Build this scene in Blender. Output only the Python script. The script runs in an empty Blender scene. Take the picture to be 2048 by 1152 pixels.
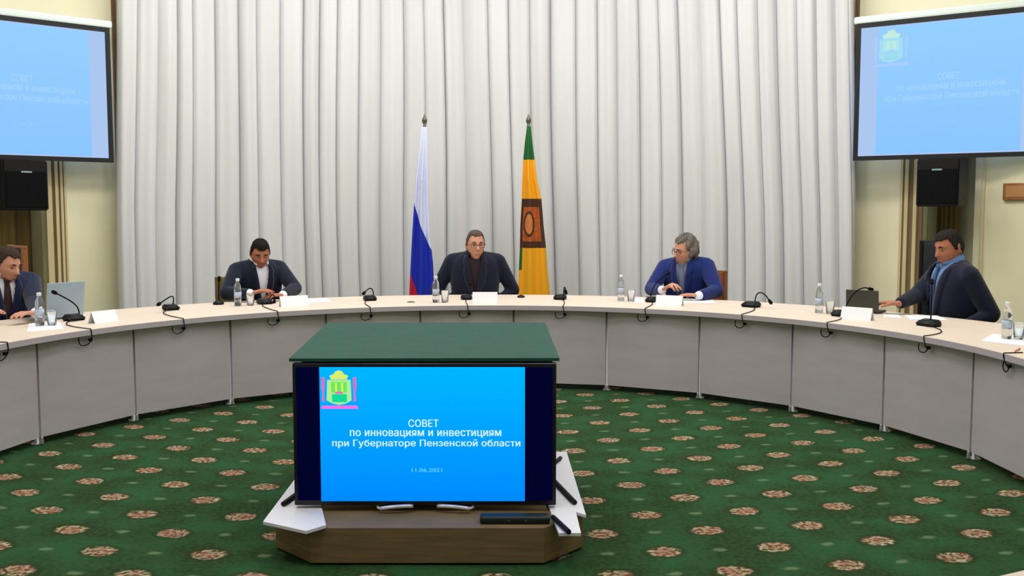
import bpy, bmesh, math, random
from mathutils import Vector, Matrix
from math import sin, cos, pi, radians as R_

random.seed(7)
C = bpy.context.scene.collection
SC = bpy.context.scene

# ------------------------------------------------------------------ camera
F, PITCH, CAM_H = 1972.0, 0.08, 1.6          # focal length in pixels of the 2048 wide frame
cd = bpy.data.cameras.new('camera'); cam = bpy.data.objects.new('camera', cd); C.objects.link(cam)
cd.sensor_width = 36.0; cd.lens = 36.0 * F / 2048.0; cd.clip_start = .05; cd.clip_end = 100
cam.location = (0, 0, CAM_H); cam.rotation_euler = (pi/2 - PITCH, 0, 0)
SC.camera = cam
# ------------------------------------------------------------------ colour management, world
SC.view_settings.view_transform = 'Standard'; SC.view_settings.look = 'None'
SC.view_settings.gamma = 1.0; SC.view_settings.use_curve_mapping = False
SC.view_settings.exposure = 0.0
w = bpy.data.worlds.new('world'); SC.world = w; w.use_nodes = True
w.node_tree.nodes['Background'].inputs[0].default_value = (.9, .93, 1, 1)
w.node_tree.nodes['Background'].inputs[1].default_value = .25
# ------------------------------------------------------------------ ceiling lamps and added wall fill lights (all above the frame)
OX, OY = -.19, 5.58                            # centre of the round hall
def area(name, loc, size, power, col=(1, .95, .88), target=None, size_y=None):
    l = bpy.data.lights.new(name, 'AREA'); l.energy = power*.42; l.color = col
    l.shape = 'RECTANGLE'; l.size = size; l.size_y = size_y or size
    o = bpy.data.objects.new(name, l); C.objects.link(o); o.location = loc
    d = Vector(target or (loc[0], loc[1], 0)) - Vector(loc)
    o.rotation_euler = d.to_track_quat('-Z', 'Y').to_euler()
    return o
for k in range(8):                             # ring of ceiling panels over the table
    a = 2*pi*(k+.5)/8
    area('ceiling_lamp', (OX+3.3*sin(a), OY+3.3*cos(a), 5.0), .9, 98, (1, .985, .97))
area('centre_lamp', (OX, OY, 5.1), 1.6, 130, (1, .985, .97))
for k in range(5):                             # cove strip in front of the curtain
    a = R_(-34 + 17*k)
    area('cove_lamp', (OX+4.7*sin(a), OY+4.7*cos(a), 5.15), 1.5, 48, (.98, .98, 1), (OX+6.2*sin(a), OY+6.2*cos(a), .6), .35)
for s in (-1, 1):                              # added fill lights, no real fixtures, brightening the walls around the two screens
    a = s*R_(50)
    area('wall_fill', (OX+3.4*sin(a), OY+3.4*cos(a), 5.1), 1.2, 108, (1, .97, .93), (OX+6.5*sin(a), OY+6.5*cos(a), .3), .5)

# ------------------------------------------------------------------ pixel -> place helpers
def ray(px, py):
    u = (px-1024)/F; v = (576-py)/F
    return Vector((u, cos(PITCH)+v*sin(PITCH), v*cos(PITCH)-sin(PITCH)))
def at_z(px, py, z=.75):
    d = ray(px, py); return Vector((0, 0, CAM_H)) + d*((z-CAM_H)/d.z)
def at_y(px, py, y):
    d = ray(px, py); return Vector((0, 0, CAM_H)) + d*(y/d.y)
def at_r(px, py, r):
    d = ray(px, py)
    a = d.x**2+d.y**2; b = -2*(d.x*OX+d.y*OY); c = OX**2+OY**2-r*r
    t = (-b+math.sqrt(b*b-4*a*c))/(2*a)
    return Vector((0, 0, CAM_H)) + d*t
def ang(p): return math.atan2(p.x-OX, p.y-OY)
def pol(t, r, z=0): return Vector((OX+r*sin(t), OY+r*cos(t), z))

# ------------------------------------------------------------------ materials
def lin(c):
    f = lambda v: (v/255)/12.92 if v/255 <= .04045 else ((v/255+.055)/1.055)**2.4
    return (f(c[0]), f(c[1]), f(c[2]), 1)
MATS = {}
def mat(name, rgb, rough=.5, metal=0, var=0, scale=20, bump=0, stretch=(1, 1, 1), spec=.5, trans=0, ior=1.45, sheen=0, rgb2=None, detail=3):
    if name in MATS: return MATS[name]
    m = bpy.data.materials.new(name); m.use_nodes = True; nt = m.node_tree
    b = nt.nodes['Principled BSDF']
    b.inputs['Base Color'].default_value = lin(rgb); b.inputs['Roughness'].default_value = rough
    b.inputs['Metallic'].default_value = metal; b.inputs['Specular IOR Level'].default_value = spec
    b.inputs['Transmission Weight'].default_value = trans; b.inputs['IOR'].default_value = ior
    if sheen: b.inputs['Sheen Weight'].default_value = sheen
    if var or bump or rgb2:
        tc = nt.nodes.new('ShaderNodeTexCoord'); mp = nt.nodes.new('ShaderNodeMapping')
        mp.inputs['Scale'].default_value = stretch
        n = nt.nodes.new('ShaderNodeTexNoise'); n.inputs['Scale'].default_value = scale; n.inputs['Detail'].default_value = detail
        nt.links.new(tc.outputs['Object'], mp.inputs[0]); nt.links.new(mp.outputs[0], n.inputs['Vector'])
        if var or rgb2:
            r = nt.nodes.new('ShaderNodeMix'); r.data_type = 'RGBA'
            c = lin(rgb); 
            lo = lin(rgb2) if rgb2 else tuple(max(0, x*(1-var)) for x in c[:3])+(1,)
            hi = c if rgb2 else tuple(min(1, x*(1+var)) for x in c[:3])+(1,)
            r.inputs[6].default_value = lo; r.inputs[7].default_value = hi
            st = nt.nodes.new('ShaderNodeMapRange'); st.inputs[1].default_value = .3; st.inputs[2].default_value = .7
            nt.links.new(n.outputs[0], st.inputs[0]); nt.links.new(st.outputs[0], r.inputs[0])
            nt.links.new(r.outputs[2], b.inputs['Base Color'])
        if bump:
            bp = nt.nodes.new('ShaderNodeBump'); bp.inputs['Strength'].default_value = bump; bp.inputs['Distance'].default_value = .01
            nt.links.new(n.outputs[0], bp.inputs['Height']); nt.links.new(bp.outputs[0], b.inputs['Normal'])
    MATS[name] = m; return m
def emis(name, rgb, strength=1, rgb2=None, axis=2):
    if name in MATS: return MATS[name]
    m = bpy.data.materials.new(name); m.use_nodes = True; nt = m.node_tree
    nt.nodes.remove(nt.nodes['Principled BSDF'])
    e = nt.nodes.new('ShaderNodeEmission'); e.inputs[0].default_value = lin(rgb); e.inputs[1].default_value = strength
    if rgb2:
        tc = nt.nodes.new('ShaderNodeTexCoord'); s = nt.nodes.new('ShaderNodeSeparateXYZ'); r = nt.nodes.new('ShaderNodeMix'); r.data_type = 'RGBA'
        r.inputs[6].default_value = lin(rgb); r.inputs[7].default_value = lin(rgb2)
        nt.links.new(tc.outputs['Generated'], s.inputs[0]); nt.links.new(s.outputs[axis], r.inputs[0]); nt.links.new(r.outputs[2], e.inputs[0])
    nt.links.new(e.outputs[0], nt.nodes['Material Output'].inputs[0])
    MATS[name] = m; return m

CURT = mat('curtain_cloth', (212, 212, 213), .9, var=.05, scale=3, stretch=(1, 1, .15), spec=.15, sheen=.1)
WALL = mat('cream_paint', (234, 228, 194), .85, var=.03, scale=1.5, spec=.2)
BIRCH = mat('birch_laminate', (218, 202, 186), .5, var=.06, scale=4, stretch=(1, 6, 1))
EDGE = mat('grey_edge_band', (184, 176, 184), .5)
PANEL = mat('grey_laminate', (186, 179, 184), .55, var=.05, scale=2.5, stretch=(1, 1, 5))
STEEL = mat('brushed_steel', (176, 176, 178), .4, .5)
BLACK = mat('black_plastic', (11, 11, 15), .5, spec=.3)
BLACKM = mat('black_matte', (8, 9, 12), .8, bump=.2, scale=300, spec=.15)
NAVY = mat('navy_suit_cloth', (20, 29, 58), .85, var=.15, scale=40, spec=.2, sheen=.15)
DNAVY = mat('dark_suit_cloth', (15, 21, 41), .85, var=.15, scale=40, spec=.2, sheen=.15)
BLUE = mat('blue_suit_cloth', (19, 36, 98), .85, var=.15, scale=40, spec=.2, sheen=.15)
SKIN = mat('skin', (196, 140, 116), .55, var=.06, scale=30, spec=.35)
SKIN2 = mat('tanned_skin', (170, 110, 84), .55, var=.06, scale=30, spec=.35)
WHITE = mat('white_paper', (235, 238, 244), .7)
SHIRTW = mat('white_shirt_cloth', (226, 228, 240), .8)
SHIRTB = mat('light_blue_shirt_cloth', (98, 136, 190), .8)
SHIRTG = mat('grey_shirt_cloth', (130, 138, 160), .8)
MAROON = mat('dark_maroon_knit', (38, 20, 30), .9, bump=.3, scale=200)
TIEM = mat('maroon_tie_silk', (50, 16, 30), .5)
TIEB = mat('slate_tie_silk', (56, 76, 112), .5, var=.2, scale=60)
TIEG = mat('grey_tie_silk', (104, 116, 142), .5)
WOOD = mat('plinth_wood', (132, 108, 74), .6, rgb2=(108, 90, 60), scale=5, stretch=(1, 1, 12))
WOODC = mat('chair_wood', (150, 92, 50), .45, rgb2=(116, 66, 34), scale=8, stretch=(1, 1, .2))
GREEN = mat('green_laminate', (26, 74, 64), .7, var=.12, scale=14, spec=.25)
DGREEN = mat('dark_green_edge', (16, 44, 36), .5)
WBOARD = mat('white_board', (226, 226, 236), .5)

# ------------------------------------------------------------------ object helpers
def tag(o, label=None, cat=None, group=None, kind=None):
    if label: o['label'] = label
    if cat: o['category'] = cat
    if group: o['group'] = group
    if kind: o['kind'] = kind
    return o
def link(name, me, m=None, parent=None, smooth=False):
    o = bpy.data.objects.new(name, me); C.objects.link(o)
    for mm in (m if isinstance(m, (list, tuple)) else [m] if m else []): me.materials.append(mm)
    if smooth:
        for p in me.polygons: p.use_smooth = True
    if parent: o.parent = parent
    return o
def obj(name, bm, m=None, parent=None, smooth=False):
    bmesh.ops.recalc_face_normals(bm, faces=bm.faces)
    me = bpy.data.meshes.new(name); bm.to_mesh(me); bm.free()
    return link(name, me, m, parent, smooth)
def thing(name, label, cat, loc=(0, 0, 0), rz=0, group=None):
    o = bpy.data.objects.new(name, None); C.objects.link(o); o.empty_display_size = .1
    o.location = loc; o.rotation_euler = (0, 0, rz); return tag(o, label, cat, group)
def B(): return bmesh.new()
def box(bm, c, s, rot=None, bev=0, mi=0):
    r = bmesh.ops.create_cube(bm, size=1)
    vs = r['verts']
    bmesh.ops.scale(bm, vec=s, verts=vs)
    if bev:
        es = list({e for v in vs for e in v.link_edges})
        rb = bmesh.ops.bevel(bm, geom=es, offset=bev, segments=2, affect='EDGES', profile=.6)
        vs = list({v for f in rb['faces'] for v in f.verts} | {v for v in vs if v.is_valid})
        # whole island
        seen = set(vs); st = list(vs)
        while st:
            v = st.pop()
            for e in v.link_edges:
                o = e.other_vert(v)
                if o not in seen: seen.add(o); st.append(o)
        vs = list(seen)
    if rot is not None: bmesh.ops.rotate(bm, cent=(0, 0, 0), matrix=rot, verts=vs)
    bmesh.ops.translate(bm, vec=c, verts=vs)
    if mi:
        for f in {f for v in vs for f in v.link_faces}: f.material_index = mi
    return vs
def frame_of(d):
    d = d.normalized(); up = Vector((0, 0, 1)) if abs(d.z) < .9 else Vector((0, 1, 0))
    a = d.cross(up).normalized(); b = d.cross(a).normalized(); return a, b
def rings(bm, rr, close=True, mi=0):
    vs = [[bm.verts.new(p) for p in r] for r in rr]
    n = len(vs[0])
    for a, b in zip(vs, vs[1:]):
        for i in range(n):
            f = bm.faces.new((a[i], a[(i+1) % n], b[(i+1) % n], b[i])); f.material_index = mi
    if close:
        bm.faces.new(vs[0][::-1]).material_index = mi; bm.faces.new(vs[-1]).material_index = mi
def caps(bm, p0, r0, p1, r1, seg=12, flat=None, k=1.0):
    """tapered capsule; flat = direction in which the section is scaled by k"""
    p0, p1 = Vector(p0), Vector(p1); d = p1-p0
    if d.length < 1e-6: d = Vector((0, 0, 1e-5))
    if flat is not None:
        dn = d.normalized(); fl = Vector(flat); fl = (fl-dn*fl.dot(dn)).normalized(); a, b = dn.cross(fl).normalized(), fl
    else: a, b = frame_of(d); k = 1.0
    dn = d.normalized(); rr = []
    def ring(c, r): return [c + a*(r*cos(2*pi*i/seg)) + b*(r*k*sin(2*pi*i/seg)) for i in range(seg)]
    for j in (.12, .5, .87): rr.append(ring(p0 - dn*r0*cos(j*pi/2)*(.9), r0*sin(j*pi/2)))
    rr.append(ring(p0, r0)); rr.append(ring(p1, r1))
    for j in (.87, .5, .12): rr.append(ring(p1 + dn*r1*cos(j*pi/2)*(.9), r1*sin(j*pi/2)))
    rings(bm, rr)
def tube(bm, pts, r, seg=8, mi=0):
    pts = [Vector(p) for p in pts]; rr = []; a = None
    rad = r if isinstance(r, (list, tuple)) else [r]*len(pts)
    for i, p in enumerate(pts):
        d = (pts[min(i+1, len(pts)-1)]-pts[max(i-1, 0)]).normalized()
        if a is None: a, b = frame_of(d)
        else:
            a = (a-d*a.dot(d)).normalized(); b = d.cross(a)
        rr.append([p + a*(rad[i]*cos(2*pi*k/seg)) + b*(rad[i]*sin(2*pi*k/seg)) for k in range(seg)])
    rings(bm, rr, mi=mi)
def lathe(bm, prof, seg=20, c=(0, 0, 0), mi=0):
    c = Vector(c)
    rings(bm, [[c+Vector((max(r, .0004)*cos(2*pi*i/seg), max(r, .0004)*sin(2*pi*i/seg), z)) for i in range(seg)] for r, z in prof], mi=mi)
def prism(bm, poly, z0, z1, mi=0):
    rings(bm, [[Vector((x, y, z0)) for x, y in poly], [Vector((x, y, z1)) for x, y in poly]], mi=mi)
def bez(p, n=12):
    p = [Vector(q) for q in p]; out = []
    for i in range(n+1):
        t = i/n; q = list(p)
        while len(q) > 1: q = [q[j].lerp(q[j+1], t) for j in range(len(q)-1)]
        out.append(q[0])
    return out
def bake(bm, voxel, smooth=3, s=1.0):
    """fuse the closed pieces of bm into one smooth skin"""
    bmesh.ops.recalc_face_normals(bm, faces=bm.faces)
    me = bpy.data.meshes.new('tmp'); bm.to_mesh(me); bm.free()
    o = bpy.data.objects.new('tmp', me); C.objects.link(o)
    md = o.modifiers.new('r', 'REMESH'); md.mode = 'VOXEL'; md.voxel_size = voxel
    if smooth:
        sm = o.modifiers.new('s', 'SMOOTH'); sm.factor = .5; sm.iterations = smooth
    dg = bpy.context.evaluated_depsgraph_get(); dg.update()
    out = bpy.data.meshes.new_from_object(o.evaluated_get(dg))
    bpy.data.objects.remove(o); bpy.data.meshes.remove(me)
    if s != 1: out.transform(Matrix.Scale(s, 4))
    return out

# ================================================================== THE SETTING
# ---------------------------------------------------------------- carpet
def carpet_material():
    m = bpy.data.materials.new('green_medallion_carpet'); m.use_nodes = True; nt = m.node_tree; L = nt.links
    b = nt.nodes['Principled BSDF']; b.inputs['Roughness'].default_value = .95; b.inputs['Specular IOR Level'].default_value = .1
    def M(op, a, c=None, d=None):
        n = nt.nodes.new('ShaderNodeMath'); n.operation = op
        for i, v in enumerate((a, c, d)):
            if v is None: continue
            if isinstance(v, (int, float)): n.inputs[i].default_value = v
            else: L.new(v, n.inputs[i])
        return n.outputs[0]
    def mix(f, a, c):
        n = nt.nodes.new('ShaderNodeMix'); n.data_type = 'RGBA'
        if isinstance(f, (int, float)): n.inputs[0].default_value = f
        else: L.new(f, n.inputs[0])
        for i, v in ((6, a), (7, c)):
            if isinstance(v, tuple): n.inputs[i].default_value = v
            else: L.new(v, n.inputs[i])
        return n.outputs[2]
    def ramp(v, lo, hi):
        n = nt.nodes.new('ShaderNodeMapRange'); n.interpolation_type = 'SMOOTHSTEP'; L.new(v, n.inputs[0]); n.inputs[1].default_value = lo; n.inputs[2].default_value = hi
        return n.outputs[0]
    tc = nt.nodes.new('ShaderNodeTexCoord'); sp = nt.nodes.new('ShaderNodeSeparateXYZ'); L.new(tc.outputs['Object'], sp.inputs[0])
    def noise(sc, det=2):
        n = nt.nodes.new('ShaderNodeTexNoise'); n.inputs['Scale'].default_value = sc; n.inputs['Detail'].default_value = det
        L.new(tc.outputs['Object'], n.inputs['Vector']); return n.outputs[0]
    X, Y = sp.outputs[0], sp.outputs[1]
    y2 = M('SUBTRACT', M('SUBTRACT', Y, M('MULTIPLY', X, .045)), M('MULTIPLY', M('MULTIPLY', X, X), .04))
    s = M('SUBTRACT', M('DIVIDE', M('ADD', X, M('MULTIPLY', Y, .02)), .53), .017)
    t = M('SUBTRACT', M('DIVIDE', y2, .56), .446)
    def cell(so, to):
        a = M('SUBTRACT', M('FRACT', M('ADD', s, .5+so)), .5); c = M('SUBTRACT', M('FRACT', M('ADD', t, .5+to)), .5)
        return M('MULTIPLY', a, .53), M('MULTIPLY', c, .56)
    def dist(so, to, kx=1, ky=1):
        a, c = cell(so, to); a = M('MULTIPLY', a, kx); c = M('MULTIPLY', c, ky)
        return M('SQRT', M('ADD', M('MULTIPLY', a, a), M('MULTIPLY', c, c)))
    wob = M('MULTIPLY', M('SUBTRACT', noise(22), .5), .045)
    d = M('ADD', M('MINIMUM', dist(0, 0, 1, 1.22), dist(.5, .5, 1, 1.22)), wob)
    med = M('SUBTRACT', 1, ramp(d, .064, .090))
    core = M('SUBTRACT', 1, ramp(d, .04, .06))
    leaf = M('ADD', M('MINIMUM', dist(.5, 0, 1, 1.6), dist(0, .5, 1, 1.6)), M('MULTIPLY', wob, 1.2))
    lf = M('MULTIPLY', M('SUBTRACT', 1, ramp(leaf, .02, .045)), .55)
    blotch = ramp(noise(3.2, 4), .35, .68)
    fine = ramp(noise(38, 3), .40, .60)
    base = mix(blotch, lin((35, 56, 30)), lin((38, 78, 49)))
    base = mix(M('MULTIPLY', fine, .25), base, lin((60, 96, 50)))
    base = mix(lf, base, lin((112, 132, 96)))
    # the woven flower: cream petals with brown and rose flecks, dark rim
    petals = ramp(noise(42, 1), .42, .56)
    rose = ramp(noise(12, 1), .42, .6)
    dark = mix(rose, lin((66, 62, 28)), lin((120, 66, 48)))
    flower = mix(petals, dark, mix(rose, lin((188, 178, 148)), lin((184, 154, 134))))
    flower = mix(M('MULTIPLY', core, .4), flower, lin((140, 88, 66)))
    rim = M('SUBTRACT', 1, ramp(d, .092, .125))
    base = mix(M('MULTIPLY', rim, .6), base, lin((40, 48, 20)))
    L.new(mix(M('MULTIPLY', med, .80), base, flower), b.inputs['Base Color'])
    bp = nt.nodes.new('ShaderNodeBump'); bp.inputs['Strength'].default_value = .3; bp.inputs['Distance'].default_value = .01
    L.new(noise(180, 2), bp.inputs['Height']); L.new(bp.outputs[0], b.inputs['Normal'])
    return m
bm = B(); bmesh.ops.create_circle(bm, cap_ends=True, segments=96, radius=7.6)
bmesh.ops.translate(bm, vec=(OX, OY, 0), verts=bm.verts)
tag(obj('floor', bm, carpet_material()), kind='structure')
bm = B(); bmesh.ops.create_circle(bm, cap_ends=True, segments=96, radius=7.6)
bmesh.ops.translate(bm, vec=(OX, OY, 5.3), verts=bm.verts)
tag(obj('ceiling', bm, mat('ceiling_paint', (236, 234, 226), .9)), kind='structure')

# ---------------------------------------------------------------- round wall with two alcoves
RW, HW = 6.6, 5.3
tAL = ang(at_r(95, 480, RW)); tAL0 = tAL - .17            # left alcove opening
tAR = ang(at_r(1842, 480, RW)); tAR1 = ang(at_r(1948, 480, RW))
ZOP = 2.32
def arc_wall(bm, t0, t1, z0, z1, r0=RW, r1=RW+.18, n=None):
    n = n or max(2, int(abs(t1-t0)/.05))
    rr = []
    for i in range(n+1):
        t = t0+(t1-t0)*i/n
        rr.append([pol(t, r0, z0), pol(t, r1, z0), pol(t, r1, z1), pol(t, r0, z1)])
    rings(bm, rr)
bm = B(); arc_wall(bm, tAL, tAR, 0, HW); tag(obj('wall_back', bm, WALL), kind='structure')
bm = B(); arc_wall(bm, -2.75, tAL0, 0, HW); arc_wall(bm, tAL0, tAL, ZOP, HW); tag(obj('wall_left', bm, WALL), kind='structure')
bm = B(); arc_wall(bm, tAR1, 2.75, 0, HW); arc_wall(bm, tAR, tAR1, ZOP, HW); tag(obj('wall_right', bm, WALL), kind='structure')
ALC = mat('alcove_paint', (196, 192, 160), .85)
for side, a, b in (('left', tAL0, tAL), ('right', tAR, tAR1)):
    bm = B()
    arc_wall(bm, a-.01, b+.01, 0, ZOP+.1, RW+.62, RW+.7)
    arc_wall(bm, a-.012, a, 0, ZOP+.1, RW+.16, RW+.66, 2); arc_wall(bm, b, b+.012, 0, ZOP+.1, RW+.16, RW+.66, 2)
    arc_wall(bm, a-.01, b+.01, ZOP, ZOP+.1, RW+.16, RW+.66)
    tag(obj('wall_alcove_'+side, bm, ALC), kind='structure')
# moulded casings beside the alcoves: cream and brown ridges
CAS = mat('casing_cream', (206, 190, 146), .6); CASB = mat('casing_brown', (122, 100, 66), .6)
def casing(name, pxs, mats):
    bm = B()
    for (p0, p1, dep, mi) in pxs:
        a, b = ang(at_r(p0, 480, RW-.03)), ang(at_r(p1, 480, RW-.03))
        n0 = len(bm.faces); arc_wall(bm, a, b, 0, ZOP, RW-dep, RW, 2)
        bm.faces.ensure_lookup_table()
        for f in bm.faces[n0:]: f.material_index = mi
    tag(obj(name, bm, mats), kind='structure')
casing('trim_1', [(94, 106, .05, 0), (106, 113, .02, 1), (113, 119, .05, 0), (119, 124, .02, 1), (124, 129, .04, 0), (129, 132, .02, 1), (132, 136, .03, 0)], [CAS, CASB])
casing('trim_2', [(1797, 1802, .03, 0), (1802, 1807, .02, 1), (1807, 1814, .045, 0), (1814, 1825, .02, 1), (1825, 1832, .05, 0), (1832, 1842, .02, 1)], [CAS, CASB])
casing('trim_3', [(1948, 1960, .05, 0), (1960, 1965, .03, 0)], [mat('casing_pale', (214, 206, 176), .6)])
# brown strips where the curtain meets the cream wall
STRIP = mat('curtain_side_strip', (112, 82, 56), .6)
tCL, tCR = ang(at_r(240, 300, 6.3)), ang(at_r(1703, 300, 6.3))
for n, t in ((4, ang(at_r(235, 300, RW-.02))), (5, ang(at_r(1708, 300, RW-.02)))):
    bm = B(); arc_wall(bm, t-.0025, t+.0025, 0, HW, RW-.05, RW, 2); tag(obj('trim_%d' % n, bm, STRIP), kind='structure')

# ---------------------------------------------------------------- pleated curtain
creases = [240, 275, 317, 355, 385, 432, 480, 516, 563, 609, 640, 674, 717, 759, 805, 846, 887, 927, 977, 1018, 1060, 1099, 1149, 1191, 1228, 1272, 1313, 1352, 1396, 1438, 1473, 1513, 1549, 1590, 1627, 1662, 1703]
deep = {275: 1.1, 355: 1.4, 385: .8, 432: 1.3, 480: 1.2, 609: 1.3, 640: 1, 674: .9, 717: .9, 887: 1.2, 1018: .9, 1099: 1.3, 1149: .8, 1191: .8, 1272: .8, 1352: 1.2, 1438: 1.5, 1473: 1, 1513: 1, 1549: 1.4, 1590: .9, 1627: 1.3, 1396: .35, 846: .45, 927: .4, 1313: .6, 317: .6, 516: .6}
RC = 6.30
bm = B(); cols = []
for i in range(len(creases)-1):
    a, b = creases[i], creases[i+1]
    for j in range(16):
        s = j/16; px = a+(b-a)*s
        da, db = deep.get(a, .7), deep.get(b, .7)
        e0 = math.exp(-(s/.085)**2)*da; e1 = math.exp(-((1-s)/.05)**2)*db
        bulge = .030*sin(pi*s)**.8*(1+.25*sin(i*2.3)) + .010*sin(3*pi*s+i*1.7) + .012*(s-.3)
        cols.append((px, bulge-.085*max(e0, e1)))
cols.append((creases[-1], -.05))
ZR = [.03, .5, 1.0, 1.6, 2.2, 2.8, 3.4, 4.0, 4.6, 5.25]
grid = []
for iz, z in enumerate(ZR):
    row = []
    for px, off in cols:
        k = (4.0-z)/2.55                      # 0 at the top of the frame, 1 just above the table
        dpx = (2+7*(px-500)/900)*k + (2.5*sin(px*.013+z*1.1))
        if px < 250 or px > 1695: dpx = 0
        t0 = ang(at_r(px+dpx, 0+580*k, RC)) if z > 1 else ang(at_r(px+dpx, 580, RC))
        amp = 1.0 if z < 4 else 1-.2*(z-4)
        row.append(bm.verts.new(pol(t0, RC-off*amp-.01*sin(px*.05+z), z)))
    grid.append(row)
for r0, r1 in zip(grid, grid[1:]):
    for i in range(len(r0)-1): bm.faces.new((r0[i], r0[i+1], r1[i+1], r1[i]))
o = obj('curtain', bm, CURT, None, True)
md = o.modifiers.new('thick', 'SOLIDIFY'); md.thickness = .006
tag(o, 'tall pale grey pleated curtain covering the curved back wall', 'curtain')

# alcove drapes
def drape(name, label, t0, t1, r, z0, z1, m, n=9, amp=.03):
    bm = B(); rr = []
    for i in range(n*10+1):
        t = t0+(t1-t0)*i/(n*10); q = r+amp*cos(2*pi*i/10)+.01*sin(i*.37)
        rr.append([pol(t, q, z0), pol(t, q+.008, z0), pol(t, q+.008, z1), pol(t, q, z1)])
    rings(bm, rr); return tag(obj(name, bm, m, None, True), label, 'curtain')
drape('drape', 'olive brown drape hanging in the left alcove behind the black loudspeaker', tAL0+.01, ang(at_r(66, 480, RW+.5)), RW+.46, .02, ZOP-.02, mat('olive_drape', (116, 96, 48), .9), 8)
drape('drape', 'olive brown drape hanging in the right alcove below the black loudspeaker', ang(at_r(1862, 480, RW+.5)), ang(at_r(1920, 480, RW+.5)), RW+.46, .02, ZOP-.02, MATS['olive_drape'], 6)

# ================================================================== CONFERENCE TABLE
RI, RO, ZT, ZU = 3.095, 4.20, .75, .71
DT, T5 = 2*pi/24, .0643
def seam_t(k): return T5+DT*(k-5)
def oval(t, r, z):
    return Vector((OX+r*sin(t), (OY if cos(t) >= 0 else OY-.55)+r*cos(t), z))
table = thing('conference_table', 'large oval ring conference table with birch top and grey front panels', 'table', (OX, OY, 0))
inv = Vector((OX, OY, 0))
ts = [pi/2*q + pi/2*i/44 + (1e-6 if i == 0 else -1e-6 if i == 44 else 0) for q in (1, 2, 3, 4) for i in range(45)]
def ringmesh(r0, r1, z0, z1):
    bm = B(); rr = []
    for t in ts: rr.append([oval(t, r0, z0)-inv, oval(t, r1, z0)-inv, oval(t, r1, z1)-inv, oval(t, r0, z1)-inv])
    rr.append([Vector(p) for p in rr[0]]); rings(bm, rr, False)
    bmesh.ops.remove_doubles(bm, verts=bm.verts, dist=1e-5); return bm
obj('tabletop', ringmesh(RI+.004, RO, ZU, ZT), BIRCH, table)
obj('edge_band', ringmesh(RI, RI+.0038, ZU, ZT-.001), EDGE, table)
for k in range(-7, 17):
    a, b = oval(seam_t(k), 3.185, 0)-inv, oval(seam_t(k+1), 3.185, 0)-inv
    d = (b-a).normalized(); nrm = Vector((d.y, -d.x, 0)); 
    if nrm.dot((a+b)/2) < 0: nrm = -nrm
    a2, b2 = a+d*.009, b-d*.009
    bm = B(); prism(bm, [(p.x, p.y) for p in (a2, b2, b2+nrm*.018, a2+nrm*.018)], .052, ZU-.001)
    obj('modesty_panel', bm, PANEL, table)
    bm = B(); q = oval(seam_t(k), 3.215, 0)-inv
    lathe(bm, [(.0, .0), (.036, .0), (.036, .012), (.017, .02), (.017, ZU-.001), (0, ZU-.001)], 14, q)
    f = oval(seam_t(k), 3.172, 0)-inv
    caps(bm, f+Vector((0, 0, .012)), .012, f+Vector((0, 0, .05)), .010, 10)
    obj('leg', bm, STEEL, table, True)

# ================================================================== SLIDES
def raw_text(t):
    cu = bpy.data.curves.new('t', 'FONT'); cu.body = t; cu.size = 1; cu.resolution_u = 3
    o = bpy.data.objects.new('t', cu); C.objects.link(o)
    dg = bpy.context.evaluated_depsgraph_get(); dg.update()
    me = bpy.data.meshes.new_from_object(o.evaluated_get(dg)); bpy.data.objects.remove(o)
    vs = [(v.co.x, v.co.y) for v in me.vertices]; fs = [tuple(p.vertices) for p in me.polygons]
    bpy.data.meshes.remove(me); return vs, fs
GLY = {}
def glyph(c):
    """outline and advance of one letter; the letter en is three plain bars"""
    if c not in GLY:
        wd = lambda t: max(v[0] for v in raw_text(t)[0])
        adv = wd('п'+c+'п')-wd('пп') if c != ' ' else .28
        if c == ' ': vs, fs = [], []
        elif c == 'н':
            vs, fs = [], []
            for x0, x1, y0, y1 in ((.075, .163, 0, .542), (.421, .509, 0, .542), (.163, .421, .238, .319)):
                k = len(vs); vs += [(x0, y0), (x1, y0), (x1, y1), (x0, y1)]; fs.append((k, k+1, k+2, k+3))
        else: vs, fs = raw_text(c)
        GLY[c] = (vs, fs, adv)
    return GLY[c]
def text_mesh(t, width, height, bold=.022):
    V, Fc, x = [], [], 0
    for c in t:
        vs, fs, adv = glyph(c)
        for n, dx in enumerate((-bold, 0, bold)):                # three strikes make the letter bold
            k = len(V); V += [(q[0]+x+dx, q[1], n) for q in vs]; Fc += [tuple(j+k for j in f) for f in fs]
        x += adv+bold
    xs = [v[0] for v in V]; ys = [v[1] for v in V]
    cx, cy = (min(xs)+max(xs))/2, (min(ys)+max(ys))/2
    kx = width/(max(xs)-min(xs)); ky = height/(max(ys)-min(ys)) if height else kx
    me = bpy.data.meshes.new('slide_text'); me.from_pydata([((v[0]-cx)*kx, -.0001*v[2], (v[1]-cy)*ky) for v in V], [], Fc); return me
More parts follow.
